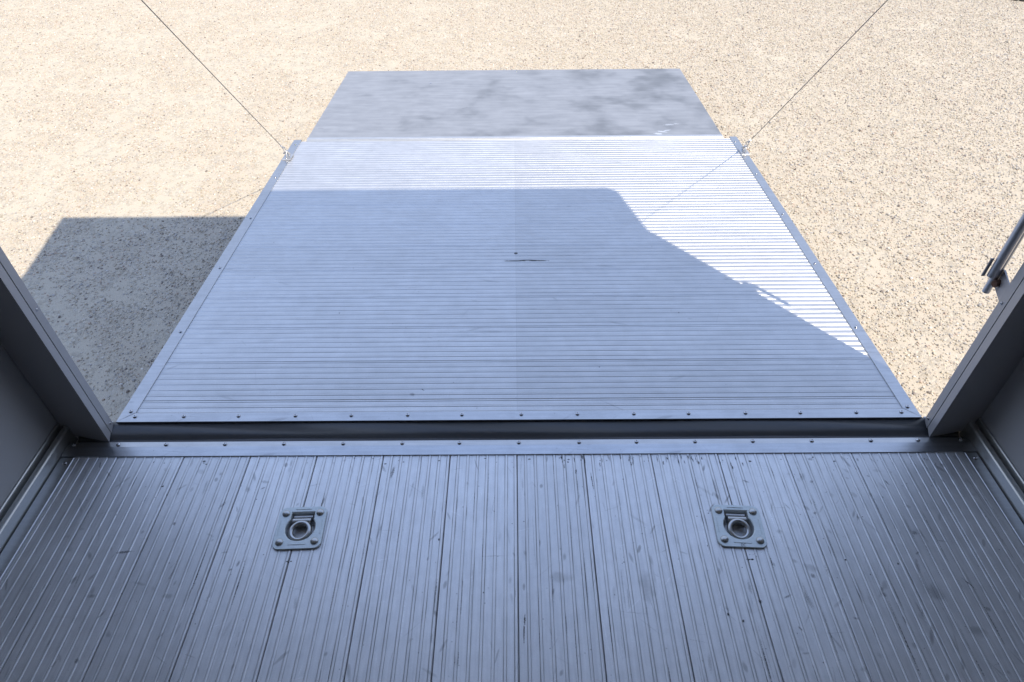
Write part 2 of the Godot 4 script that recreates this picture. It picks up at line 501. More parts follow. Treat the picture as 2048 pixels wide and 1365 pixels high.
func _ready() -> void:
	rng.seed = 4242
	# ---- camera
	var cam := Camera3D.new()
	cam.name = "camera"
	add_child(cam)
	cam.transform = Transform3D(Basis(Vector3(0.99996842, -0.00787601, 0.00106331), Vector3(0.00653406, 0.73857731, -0.67413713), Vector3(0.00452417, 0.67412279, 0.73860544)).orthonormalized(), Vector3(0, 1.44, 0))
	cam.fov = 54.87
	cam.near = 0.05
	cam.far = 600.0
	cam.current = true
	# ---- sky, exposure
	var sky_mat := ProceduralSkyMaterial.new()
	sky_mat.sky_top_color = Color(0.48, 0.570, 0.742)
	sky_mat.sky_horizon_color = Color(0.57, 0.60, 0.645)
	sky_mat.sky_curve = 0.6
	sky_mat.ground_bottom_color = Color(0.5, 0.46, 0.40)
	sky_mat.ground_horizon_color = Color(0.56, 0.62, 0.70)
	sky_mat.sky_energy_multiplier = 1.0
	var sky := Sky.new()
	sky.sky_material = sky_mat
	var env := Environment.new()
	env.background_mode = Environment.BG_SKY
	env.sky = sky
	env.tonemap_mode = Environment.TONE_MAPPER_LINEAR
	env.tonemap_exposure = 3.2
	env.sdfgi_enabled = true
	env.ssao_enabled = true
	env.ssil_enabled = true
	var we := WorldEnvironment.new()
	we.name = "world_environment"
	we.environment = env
	add_child(we)
	# ---- sun: behind the camera, to the right
	var sun := DirectionalLight3D.new()
	sun.name = "sun"
	add_child(sun)
	sun.look_at_from_position(SUN * 20.0, Vector3.ZERO, Vector3.UP)
	sun.light_energy = 0.76
	sun.light_color = Color(1.0, 0.95, 0.87)
	sun.light_angular_distance = 0.5
	sun.shadow_enabled = true

	make_materials()
	build_ground()
	build_trailer()
	build_ramp()
	for s in [-1, 1]:
		build_anchor(s)
		build_cable(s)
	build_extras()

# ------------------------------------------------------------------
func gravel_material() -> StandardMaterial3D:
	var w := 1024
	var cell := FastNoiseLite.new()
	cell.seed = 3
	cell.noise_type = FastNoiseLite.TYPE_CELLULAR
	cell.frequency = 0.13
	cell.cellular_return_type = FastNoiseLite.RETURN_CELL_VALUE
	cell.fractal_type = FastNoiseLite.FRACTAL_NONE
	var ci := cell.get_seamless_image(w, w, false, false, 0.08)
	ci.convert(Image.FORMAT_L8)
	cell.cellular_return_type = FastNoiseLite.RETURN_DISTANCE
	var di := cell.get_seamless_image(w, w, false, false, 0.08)
	di.convert(Image.FORMAT_L8)
	var cb := ci.get_data()
	var db := di.get_data()
	var fine := noise_bytes(w, w, 9, 0.4, 2, FastNoiseLite.TYPE_SIMPLEX_SMOOTH, 1, 1, true)
	var patch := noise_bytes(w, w, 13, 0.012, 3, FastNoiseLite.TYPE_SIMPLEX_SMOOTH, 1, 1, true)
	var alb := PackedByteArray()
	alb.resize(w * w * 3)
	var hgt := PackedByteArray()
	hgt.resize(w * w)
	for i in w * w:
		var c := cb[i] / 255.0
		var d := db[i] / 255.0
		var sand := smooth01(0.40, 0.62, patch[i] / 255.0)
		var v := lerpf(0.350 + 0.11 * (c - 0.5), 0.372, sand) + (fine[i] - 128) * 0.0013
		var warm := lerpf(0.5 + 0.8 * (fposmod(c * 7.3, 1.0) - 0.5), 0.6, sand)
		var col := Color(v * (1.03 + 0.05 * warm), v * 0.95, v * (0.80 - 0.06 * warm)).linear_to_srgb()
		alb[i * 3] = int(clampf(col.r, 0, 1) * 255)
		alb[i * 3 + 1] = int(clampf(col.g, 0, 1) * 255)
		alb[i * 3 + 2] = int(clampf(col.b, 0, 1) * 255)
		hgt[i] = int(clampf(lerpf(1.0 - d * 0.9, 0.62, sand) * 225 + fine[i] * 0.1, 0, 255))
	var m := StandardMaterial3D.new()
	m.albedo_texture = tex(w, w, alb)
	m.roughness = 1.0
	m.metallic_specular = 0.15
	var hi := Image.create_from_data(w, w, false, Image.FORMAT_L8, hgt)
	hi.convert(Image.FORMAT_RGBA8)
	hi.bump_map_to_normal_map(4.0)
	hi.generate_mipmaps()
	m.normal_enabled = true
	m.normal_texture = ImageTexture.create_from_image(hi)
	m.normal_scale = 0.65
	m.vertex_color_use_as_albedo = true
	m.uv1_scale = Vector3(1.0 / 1.3, 1.0 / 1.3, 1)
	return m

var sand_noise := FastNoiseLite.new()
func sandiness(x: float, z: float) -> float:
	# fine dust lies thicker on the left of the ramp and in patches
	var n := sand_noise.get_noise_2d(x, z)
	return clampf(smooth01(-0.10, 0.62, n + 0.36 * smooth01(0.6, -2.2, x) - 0.18), 0.0, 1.0)

func build_ground() -> void:
	sand_noise.seed = 19
	sand_noise.frequency = 2.1
	sand_noise.fractal_octaves = 5
	sand_noise.fractal_gain = 0.62
	var gm := gravel_material()
	var st := st_new()
	var xs := []
	var zs := []
	var v := -8.0
	while v <= 8.001:
		xs.append(v)
		v += 0.1
	for e in [12.0, 20.0, 40.0, 90.0, 250.0]:
		xs.append(e)
		xs.push_front(-e)
	v = -9.0
	while v <= 1.001:
		zs.append(v)
		v += 0.1
	for e in [4.0, 8.0, 20.0, 60.0, 250.0]:
		zs.append(e)
	for e in [-12.0, -20.0, -40.0, -90.0, -250.0]:
		zs.push_front(e)
	var nx := xs.size()
	for z in zs:
		for x in xs:
			var s := sandiness(x, z)
			var k := 0.95 + 0.14 * s
			st.set_color(Color(k, k * (0.99 + 0.012 * s), k * (0.985 + 0.05 * s)))
			st.set_uv(Vector2(x, z))
			st.set_normal(Vector3.UP)
			st.add_vertex(Vector3(x, ground_y(x, z), z))
	for j in zs.size() - 1:
		for i in nx - 1:
			var a := j * nx + i
			for q in [a, a + 1, a + nx + 1, a, a + nx + 1, a + nx]:
				st.add_index(q)
	var g := part("ground", done(st), gm, self)
	g.set_meta("kind", "structure")
	g.set_meta("label", "pale tan gravel yard dusted with sand")
	# loose pebbles
	var ps := st_new()
	var t := (1.0 + sqrt(5.0)) / 2.0
	var vs := [Vector3(-1, t, 0), Vector3(1, t, 0), Vector3(-1, -t, 0), Vector3(1, -t, 0), Vector3(0, -1, t), Vector3(0, 1, t), Vector3(0, -1, -t), Vector3(0, 1, -t), Vector3(t, 0, -1), Vector3(t, 0, 1), Vector3(-t, 0, -1), Vector3(-t, 0, 1)]
	for i in 12:
		vs[i] = vs[i].normalized() * rng.randf_range(0.78, 1.15)
	var fs := [[0, 11, 5], [0, 5, 1], [0, 1, 7], [0, 7, 10], [0, 10, 11], [1, 5, 9], [5, 11, 4], [11, 10, 2], [10, 7, 6], [7, 1, 8], [3, 9, 4], [3, 4, 2], [3, 2, 6], [3, 6, 8], [3, 8, 9], [4, 9, 5], [2, 4, 11], [6, 2, 10], [8, 6, 7], [9, 8, 1]]
	for f in fs:
		var n: Vector3 = (vs[f[0]] + vs[f[1]] + vs[f[2]]).normalized()
		tri(ps, vs[f[0]], vs[f[1]], vs[f[2]], n)
	var pm := StandardMaterial3D.new()
	pm.vertex_color_use_as_albedo = true
	pm.roughness = 0.9
	pm.metallic_specular = 0.2
	var mm := MultiMesh.new()
	mm.transform_format = MultiMesh.TRANSFORM_3D
	mm.use_colors = true
	mm.mesh = done(ps)
	var tr := []
	var co := []
	var r := RandomNumberGenerator.new()
	r.seed = 808
	for i in 560000:
		var z := -sqrt(r.randf_range(1.28 * 1.28, 7.8 * 7.8))
		var hw := 0.95 * -z + 0.5
		var x := r.randf_range(-hw, hw)
		if absf(x - MID) < 1.02 and z > -4.30:
			continue
		var s := sandiness(x, z)
		if r.randf() < s * 0.86:
			continue
		var sz := r.randf_range(0.0024, 0.0046) * (1.0 + 0.9 * pow(r.randf(), 5.0))
		var b := Basis.from_euler(Vector3(r.randf() * TAU, r.randf() * TAU, r.randf() * TAU)).scaled_local(Vector3(sz * r.randf_range(0.8, 1.35), sz * r.randf_range(0.6, 1.0), sz))
		tr.append(Transform3D(b, Vector3(x, ground_y(x, z) + sz * r.randf_range(-0.35, 0.30 + 0.30 * smooth01(-1.0, 1.5, x)), z)))
		var v2 := clampf(0.378 + r.randfn(0.0, 0.042), 0.14, 0.58)
		var h := r.randf()
		var c := Color(v2 * 1.06, v2 * 0.95, v2 * 0.77)
		if h < 0.16:
			c = Color(v2 * 0.90, v2 * 0.86, v2 * 0.81)
		elif h < 0.30:
			c = Color(v2 * 0.98, v2 * 0.80, v2 * 0.66)
		elif h < 0.35:
			c = Color(v2 * 0.50, v2 * 0.44, v2 * 0.40)
		elif h < 0.48:
			c = Color(v2 * 1.22, v2 * 1.14, v2 * 1.02)
		co.append(c)
	mm.instance_count = tr.size()
	for i in tr.size():
		mm.set_instance_transform(i, tr[i])
		mm.set_instance_color(i, co[i])
	var mi := MultiMeshInstance3D.new()
	mi.name = "gravel"
	mi.multimesh = mm
	mi.material_override = pm
	add_child(mi)
	mi.set_meta("kind", "stuff")
	mi.set_meta("label", "loose tan and grey pebbles strewn over the yard")
	mi.set_meta("category", "gravel")

# ------------------------------------------------------------------
func build_trailer() -> void:
	var t := thing("enclosed_trailer", "enclosed trailer with grey walls and ribbed aluminium floor", "trailer")
	var back := 3.7
	# --- floor
	var st := st_new()
	box(st, Vector3(-1.245 + MID, -0.075, -1.235), Vector3(1.245 + MID, -0.0185, back))
	# the substructure keeps clear of the two recessed pans
	var fl := part("floor", done(st), M.sub, t)
	var width := 0.1823
	var prof := plank_profile(width)
	var r := RandomNumberGenerator.new()
	r.seed = 5
	for i in range(-7, 7):
		var x0 := 0.004 + i * width
		var lo: float = max(x0, -1.209)
		var hi: float = min(x0 + width, 1.2195)
		if hi - lo < 0.01:
			continue
		st = st_new()
		var za := -1.160
		var holes := []
		for s in [-1, 1]:
			var ax: float = anchor_pos(s).x
			if ax + 0.043 > lo and ax - 0.043 < hi:
				holes.append(ax)
		if holes.is_empty():
			plank_sweep(st, prof, x0, za, back, false, lo, hi)
		else:
			var ax: float = holes[0]
			plank_sweep(st, prof, x0, za, -0.937, false, lo, hi)
			plank_sweep(st, prof, x0, -0.847, back, false, lo, hi)
			if ax - 0.043 > lo:
				plank_sweep(st, prof, x0, -0.937, -0.847, false, lo, min(hi, ax - 0.043))
			if ax + 0.043 < hi:
				plank_sweep(st, prof, x0, -0.937, -0.847, false, max(lo, ax + 0.043), hi)
		part("plank", done(st), tinted(M.floor, r.randf_range(0.95, 1.05)), fl)
	# side trims of the floor with their rivets
	var rv := rivet_mesh()
	for s in [-1, 1]:
		var inner := -1.2075 if s < 0 else 1.2205
		var outer := -1.2445 if s < 0 else 1.2530
		st = st_new()
		box(st, Vector3(min(inner, outer), -0.002, -1.1140), Vector3(max(inner, outer), 0.0028, back), 0.0012)
		part("edge_trim", done(st), M.trim, fl)
		for k in 10:
			part("rivet", rv, M.rivet, fl, Vector3(-1.2232 if s < 0 else 1.2390, 0.0028, -1.0936 + 0.40 * k))
	# --- sill plate: flat part and a slightly dipped lip
	st = st_new()
	var prz := [[-1.1157, 0.0], [-1.1160, 0.0036], [-1.1480, 0.0040], [-1.1670, 0.0012], [-1.1685, -0.004], [-1.1685, -0.018]]
	for i in prz.size() - 1:
		var a: Array = prz[i]
		var b: Array = prz[i + 1]
		quad(st, Vector3(-1.246, a[1], a[0]), Vector3(1.255, a[1], a[0]), Vector3(1.255, b[1], b[0]), Vector3(-1.246, b[1], b[0]), Vector3(0, 1, 0.3) if i == 0 else Vector3(0, 1, -0.3))
	var sill := part("sill_plate", done(st), M.trim, t)
	for x in [-1.229, -1.105, -0.972, -0.808, -0.644, -0.479, -0.315, -0.156, 0.009, 0.176, 0.335, 0.497, 0.657, 0.82, 0.983, 1.113, 1.231]:
		var o := part("rivet", rv, M.rivet, sill, Vector3(x, 0.0027, -1.1562))
		o.rotation.x = -0.14
	# --- rubber hinge seal, sagging in the middle
	st = st_new()
	var rz := []
	for i in 15:
		var u := i / 14.0
		rz.append(Vector2(-1.166 - u * 0.079, -0.0165 + 0.0125 * pow(sin(u * PI * 0.5), 1.4) - 0.0075 * sin(clampf(u * 2.2, 0.0, 1.0) * PI)))
	for j in 24:
		var xa := lerpf(-1.244, 1.253, j / 24.0)
		var xb := lerpf(-1.244, 1.253, (j + 1) / 24.0)
		for i in 14:
			var p := []
			var n := []
			for q in [[xa, i], [xb, i], [xb, i + 1], [xa, i + 1]]:
				var k: int = q[1]
				var e: Vector2 = rz[min(k + 1, 14)] - rz[max(k - 1, 0)]
				var w := 0.0016 * sin(q[0] * 5.0 + k * 0.35) * sin(k / 14.0 * PI) + 0.0008 * sin(q[0] * 13.0 + 1.0) * sin(k / 14.0 * PI)
				p.append(Vector3(q[0], rz[k].y + w, rz[k].x))
				n.append(Vector3(-0.008 * cos(q[0] * 5.0 + k * 0.35), absf(e.x), e.y).normalized() if true else Vector3.UP)
			quad_n(st, p, n)
	part("hinge_seal", done(st), M.rubber, t)
	# --- walls, roof, front
	for s in [-1, 1]:
		var xi: float = s * 1.282 + MID
		var xo: float = s * 1.300 + MID
		st = st_new()
		box(st, Vector3(min(xi, xo), -0.20, -1.2055), Vector3(max(xi, xo), 2.0, back))
		var w := part("side_wall", done(st), M.wall, t)
		# kerb rail along the foot of the wall
		var pr := [Vector2(0.0, -0.02), Vector2(0.0, 0.034), Vector2(0.002, 0.0375), Vector2(0.0045, 0.0385), Vector2(0.0145, 0.0385), Vector2(0.0165, 0.0365), Vector2(0.0170, 0.026), Vector2(0.0235, 0.026), Vector2(0.0240, 0.047), Vector2(0.0255, 0.0495), Vector2(0.0285, 0.0495), Vector2(0.0295, 0.048), Vector2(0.0295, -0.02)]
		var pp := []
		for p in pr:
			pp.append(Vector2((1.2520 + p.x) * s + MID, p.y))
		if s < 0:
			pp.reverse()
		part("kerb_rail", strip_z(pp, -1.196, back), M.kerb, w)
		# roof bow cove along the top
		st = st_new()
		box(st, Vector3(xi - s * 0.03 if s > 0 else xi, 1.93, -1.2), Vector3(xi if s > 0 else xi - s * 0.03, 1.98, back))
		part("cove_trim", done(st), M.skin, w)
	st = st_new()
	box(st, Vector3(-1.300 + MID, 2.0005, -1.2055), Vector3(1.300 + MID, 2.012, back))
	part("roof", done(st), M.skin, t)
	st = st_new()
	box(st, Vector3(-1.2815 + MID, -0.018, back - 0.03), Vector3(1.2815 + MID, 1.9995, back))
	part("front_wall", done(st), M.wall, t)
	# --- rear jambs, header, hood
	for s in [-1, 1]:
		var poly := []
		for p in [Vector2(1.1440, -1.1685), Vector2(1.1557, -1.2025), Vector2(1.2815, -1.2025), Vector2(1.2815, -1.1985)]:
			poly.append(Vector2(p.x * s + 0.0070, p.y))
		var j := part("door_jamb", prism_y(poly, 0.0005, 1.87), M.jamb, t)
		poly = []
		for p in [Vector2(1.1562, -1.2057), Vector2(1.1655, -1.2385), Vector2(1.1680, -1.2410), Vector2(1.2975, -1.2500), Vector2(1.2975, -1.2057)]:
			poly.append(Vector2(p.x * s + 0.0070, p.y))
		part("jamb_flange", prism_y(poly, -0.004, 1.87), M.jamb, j)
		poly = []
		for p in [Vector2(1.1640, -1.2027), Vector2(1.1640, -1.2055), Vector2(1.2800, -1.2055), Vector2(1.2800, -1.2027)]:
			poly.append(Vector2(p.x * s + 0.0070, p.y))
		part("gasket", prism_y(poly, 0.0, 1.868), M.rubber, j)
		# screws on the flange
		var nrm := Vector3(-s * 0.948, 0, 0.318)
		for k in 5:
			var o := part("screw", rivet_mesh(0.0042, 0.002), M.rivet, j, Vector3(s * 1.1605 + 0.0065, 0.016 + 0.42 * k, -1.2225) )
			o.transform.basis = Basis(Quaternion(Vector3.UP, nrm.normalized()))
		# corner post of the outer skin below the floor
		st = st_new()
		box(st, Vector3(min(s * 1.17, s * 1.298) + MID, -0.20, -1.249), Vector3(max(s * 1.17, s * 1.298) + MID, -0.0045, -1.206))
		part("corner_post", done(st), M.skin, t)
	st = st_new()
	box(st, Vector3(-1.2975 + MID, 1.8705, -1.248), Vector3(1.2975 + MID, 2.0, -1.206))
	part("door_header", done(st), M.jamb, t)
	st = st_new()
	box(st, Vector3(-1.28 + MID, -0.13, -1.2345), Vector3(1.28 + MID, -0.0185 - 0.0575, -1.18))
	part("rear_crossmember", done(st), M.sub, t)
	var hood := []
	for e in [[-1.3005, 0.0], [-1.262, 0.0], [1.262, 0.0], [1.3005, 0.024]]:
		var row := []
		for q in [Vector2(-1.2485, 1.912), Vector2(-1.500, 2.112), Vector2(-1.500, 2.127), Vector2(-1.14, 2.0145), Vector2(-1.2485, 2.0135)]:
			var k: float = e[1] if q.x < -1.4 else 0.0
			row.append(Vector3(e[0] + MID, q.y - k * 0.35, q.x + k))
		hood.append(row)
	st = st_new()
	for i in 3:
		for k in 5:
			var l := (k + 1) % 5
			quad(st, hood[i][k], hood[i][l], hood[i + 1][l], hood[i + 1][k], [Vector3(0, -1, 0.4), Vector3(0, 0, -1), Vector3(0, 1, 0), Vector3(0, -1, 0), Vector3(0, 0, 1)][k])
	for e in [[0, Vector3.LEFT], [3, Vector3.RIGHT]]:
		for k in [1, 2, 3]:
			tri(st, hood[e[0]][0], hood[e[0]][k], hood[e[0]][k + 1], e[1])
	part("rear_hood", done(st), M.skin, t)
	# --- door holder at the right jamb: bracket, two vertical tubes, rusty pivot bolt
	var hb := Node3D.new()
	hb.name = "door_holder"
	t.add_child(hb)
	st = st_new()
	lathe(st, [Vector2(0.0, 0.12), Vector2(0.0085, 0.12), Vector2(0.0085, 0.0004), Vector2(0.0088, 0.0), Vector2(0.0105, 0.0), Vector2(0.0108, 0.0006), Vector2(0.0108, 0.62)], 20, Vector3(1.1695, 0.462, -1.296))
	part("tube", done(st), M.tube, hb)
	st = st_new()
	lathe(st, [Vector2(0.0, 0.0), Vector2(0.008, 0.0), Vector2(0.0092, 0.0012), Vector2(0.0092, 0.64)], 20, Vector3(1.1880, 0.405, -1.306))
	part("rod", done(st), M.tube, hb)
	st = st_new()
	box(st, Vector3(1.150, 0.458, -1.3045), Vector3(1.1575, 0.510, -1.302))
	part("tab", done(st), M.jamb, hb)
	var poly2 := []
	for p in [Vector2(1.1735, -1.2395), Vector2(1.1775, -1.2420), Vector2(1.1990, -1.2990), Vector2(1.1950, -1.3000)]:
		poly2.append(p)
	part("bracket", prism_y(poly2, 0.428, 0.478), M.jamb, hb)
	st = st_new()
	tube(st, [Vector3(1.176, 0.448, -1.283), Vector3(1.204, 0.448, -1.291)], 0.0085, 10)
	part("bolt", done(st), M.rust, hb)
	# latch handle hanging outside the right rear corner
	st = st_new()
	tube(st, [Vector3(1.3105, 1.16, -1.262), Vector3(1.313, 1.13, -1.283), Vector3(1.313, 0.91, -1.289), Vector3(1.313, 0.895, -1.289)], 0.009, 10)
	box(st, Vector3(1.303, 1.13, -1.27), Vector3(1.322, 1.19, -1.225))
	part("latch_handle", done(st), M.tube, t)

# ------------------------------------------------------------------
func build_ramp() -> void:
	var t := thing("loading_ramp", "lowered ribbed aluminium loading ramp hung on two cables", "ramp")
	t.position = Vector3(0, 0, HINGE_Z)
	t.rotation.x = -RAMP_SLOPE
	var xl := -1.1493
	var xr := 1.1629
	var il := -1.1085
	var ir := 1.1250
	var st := st_new()
	box(st, Vector3(xl + 0.002, -0.060, -RAMP_LEN + 0.002), Vector3(xr - 0.002, -0.0185, -0.006))
	part("ramp_frame", done(st), M.sub, t)
	var pitch := 0.1737
	var prof := plank_profile(pitch, 0.75)
	# the profile is mirrored so that the widest flat lies beyond each seam
	var r := RandomNumberGenerator.new()
	r.seed = 9
	var base := 0.263 - pitch * 2.0
	for i in 12:
		var x0 := base + i * pitch
		var lo: float = max(x0, 0.020)
		var hi: float = min(x0 + pitch, RAMP_LEN - 0.004)
		if hi - lo < 0.008:
			continue
		st = st_new()
		# each row is two pieces, the left one toned lighter than the right
		var tone := r.randf_range(0.97, 1.03)
		plank_sweep(st, prof, x0, il - 0.012, 0.0048, true, lo, hi)
		part("plank", done(st), tinted(M.ramp, tone * 1.025), t)
		st = st_new()
		plank_sweep(st, prof, x0, 0.0050, ir + 0.012, true, lo, hi)
		part("plank", done(st), tinted(M.ramp, tone * 0.955), t)
	# trims: near edge and the two sides, mitred at the near corners
	part("edge_trim", trim_poly([Vector2(xl, 0.0), Vector2(xr, 0.0), Vector2(ir, -0.036), Vector2(il, -0.036)], 0.0038), M.trim, t)
	part("edge_trim", trim_poly([Vector2(xl, -0.0008), Vector2(il - 0.0006, -0.0366), Vector2(il - 0.0006, -RAMP_LEN), Vector2(xl, -RAMP_LEN)], 0.0034), M.trim, t)
	part("edge_trim", trim_poly([Vector2(xr, -0.0008), Vector2(ir + 0.0006, -0.0366), Vector2(ir + 0.0006, -RAMP_LEN), Vector2(xr, -RAMP_LEN)], 0.0034), M.trim, t)
	# skirts below the trims
	for e in [[xl, xl + 0.003], [xr - 0.003, xr]]:
		st = st_new()
		box(st, Vector3(e[0], -0.062, -RAMP_LEN + 0.001), Vector3(e[1], -0.0008, -0.002))
		part("side_skirt", done(st), M.trim, t)
	var rv := rivet_mesh()
	for x in [-1.103, -0.961, -0.802, -0.637, -0.475, -0.312, -0.155, 0.017, 0.179, 0.342, 0.5, 0.664, 0.822, 0.983, 1.113]:
		part("rivet", rv, M.rivet, t, Vector3(x, 0.0037, -0.0205))
	for z in [0.042, 0.414, 0.802, 1.186, 1.573, 1.950]:
		part("rivet", rv, M.rivet, t, Vector3(-1.1245, 0.0033, -z))
		part("rivet", rv, M.rivet, t, Vector3(1.1405, 0.0033, -z))
	# dark disc in the middle, painting in the shade of a small hole
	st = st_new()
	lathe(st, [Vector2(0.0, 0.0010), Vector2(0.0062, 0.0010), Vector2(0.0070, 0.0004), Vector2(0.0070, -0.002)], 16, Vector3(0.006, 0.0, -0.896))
	part("hole_disc", done(st), M.rubber, t)
	# cable brackets
	for s in [-1, 1]:
		var b := Node3D.new()
		b.name = "cable_bracket"
		t.add_child(b, true)
		b.position = Vector3(-1.1230 if s < 0 else 1.1480, 0.0034, -1.795 if s < 0 else -1.815)
		st = st_new()
		box(st, Vector3(-0.020, 0.0, -0.034), Vector3(0.020, 0.004, 0.034), 0.001)
		part("base_plate", done(st), M.shackle, b)
		st = st_new()
		var pts := []
		for k in 13:
			var a := PI * k / 12.0
			pts.append(Vector3(0.0, 0.004 + 0.030 * sin(a) , 0.018 * cos(a)))
		tube(st, pts, 0.0042, 8)
		part("eye", done(st), M.shackle, b)
		for k in [-1, 1]:
			part("bolt", rivet_mesh(0.006, 0.005), M.rivet, b, Vector3(0.0, 0.004, 0.027 * k))
	# --- flap with its hinge leaf
	var f := Node3D.new()
	f.name = "ramp_flap"
	t.add_child(f)
	f.position = Vector3(0, 0, -RAMP_LEN)
	f.rotation.x = -(FLAP_SLOPE - RAMP_SLOPE)
	var fl := -1.0875
	var fr := 1.0968
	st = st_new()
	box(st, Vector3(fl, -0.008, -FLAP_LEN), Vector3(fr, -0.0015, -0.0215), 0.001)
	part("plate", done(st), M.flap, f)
	st = st_new()
	box(st, Vector3(fl + 0.001, -0.0080, -0.0345), Vector3(fr - 0.001, 0.0012, -0.0085), 0.0008)
	part("hinge_leaf", done(st), M.ramp, f)
	st = st_new()
	tube(st, [Vector3(fl + 0.002, -0.0055, -0.0035), Vector3(fr - 0.002, -0.0055, -0.0035)], 0.0048, 10)
	part("hinge_pin", done(st), M.kerb, f)
	for k in [[-0.52, -0.90], [0.02, -1.13]]:
		part("rivet", rivet_mesh(0.006, 0.002), M.rivet, f, Vector3(k[0], -0.0016, k[1]))

func trim_poly(poly: Array, top: float) -> ArrayMesh:
	# flat trim on top of the planks with a small bevel all round
	var st := st_new()
	var c := Vector2.ZERO
	for p in poly:
		c += p / poly.size()
	var inner := []
	for i in poly.size():
		var a: Vector2 = poly[(i - 1 + poly.size()) % poly.size()]
		var b: Vector2 = poly[i]
		var d: Vector2 = poly[(i + 1) % poly.size()]
		var n1 := (b - a).orthogonal().normalized()
		var n2 := (d - b).orthogonal().normalized()
		if n1.dot(c - (a + b) * 0.5) < 0.0:
			n1 = -n1
		if n2.dot(c - (d + b) * 0.5) < 0.0:
			n2 = -n2
		inner.append(b + (n1 + n2) * 0.0009)
	for i in poly.size():
		var j := (i + 1) % poly.size()
		var a: Vector2 = poly[i]
		var b: Vector2 = poly[j]
		var o := (a + b) * 0.5 - c
		var e := (b - a).orthogonal()
		if e.dot(o) < 0.0:
			e = -e
		var out := Vector3(e.x, 0, e.y).normalized()
		quad(st, Vector3(a.x, -0.001, a.y), Vector3(b.x, -0.001, b.y), Vector3(b.x, top - 0.0009, b.y), Vector3(a.x, top - 0.0009, a.y), out)
		quad(st, Vector3(a.x, top - 0.0009, a.y), Vector3(b.x, top - 0.0009, b.y), Vector3(inner[j].x, top, inner[j].y), Vector3(inner[i].x, top, inner[i].y), out + Vector3.UP)
	tri(st, Vector3(inner[0].x, top, inner[0].y), Vector3(inner[1].x, top, inner[1].y), Vector3(inner[2].x, top, inner[2].y), Vector3.UP)
	tri(st, Vector3(inner[0].x, top, inner[0].y), Vector3(inner[2].x, top, inner[2].y), Vector3(inner[3].x, top, inner[3].y), Vector3.UP)
	return done(st)

# ------------------------------------------------------------------
func anchor_pos(s: int) -> Vector3:
	return Vector3(-0.5355, 0.0, -0.8920) if s < 0 else Vector3(0.5500, 0.0, -0.8905)

func pan_radius(a: float) -> float:
	# opening of the pan: a circle joined to a rectangle on the far side
	var d := Vector2(cos(a), sin(a))          # x, z
	var r := 0.0
	# circle of radius 0.037 about (0, 0.002)
	var c := Vector2(0, 0.001)
	var bq := d.dot(c)
	r = bq + sqrt(max(0.0, bq * bq - c.length_squared() + 0.0365 * 0.0365))
	if d.y < -0.01:
		var rz := 0.0425 / -d.y
		var rx: float = 0.0290 / max(absf(d.x), 1e-4)
		r = max(r * (1.0 if absf(d.x) > 0.62 else 0.0), min(rz, rx))
	return r

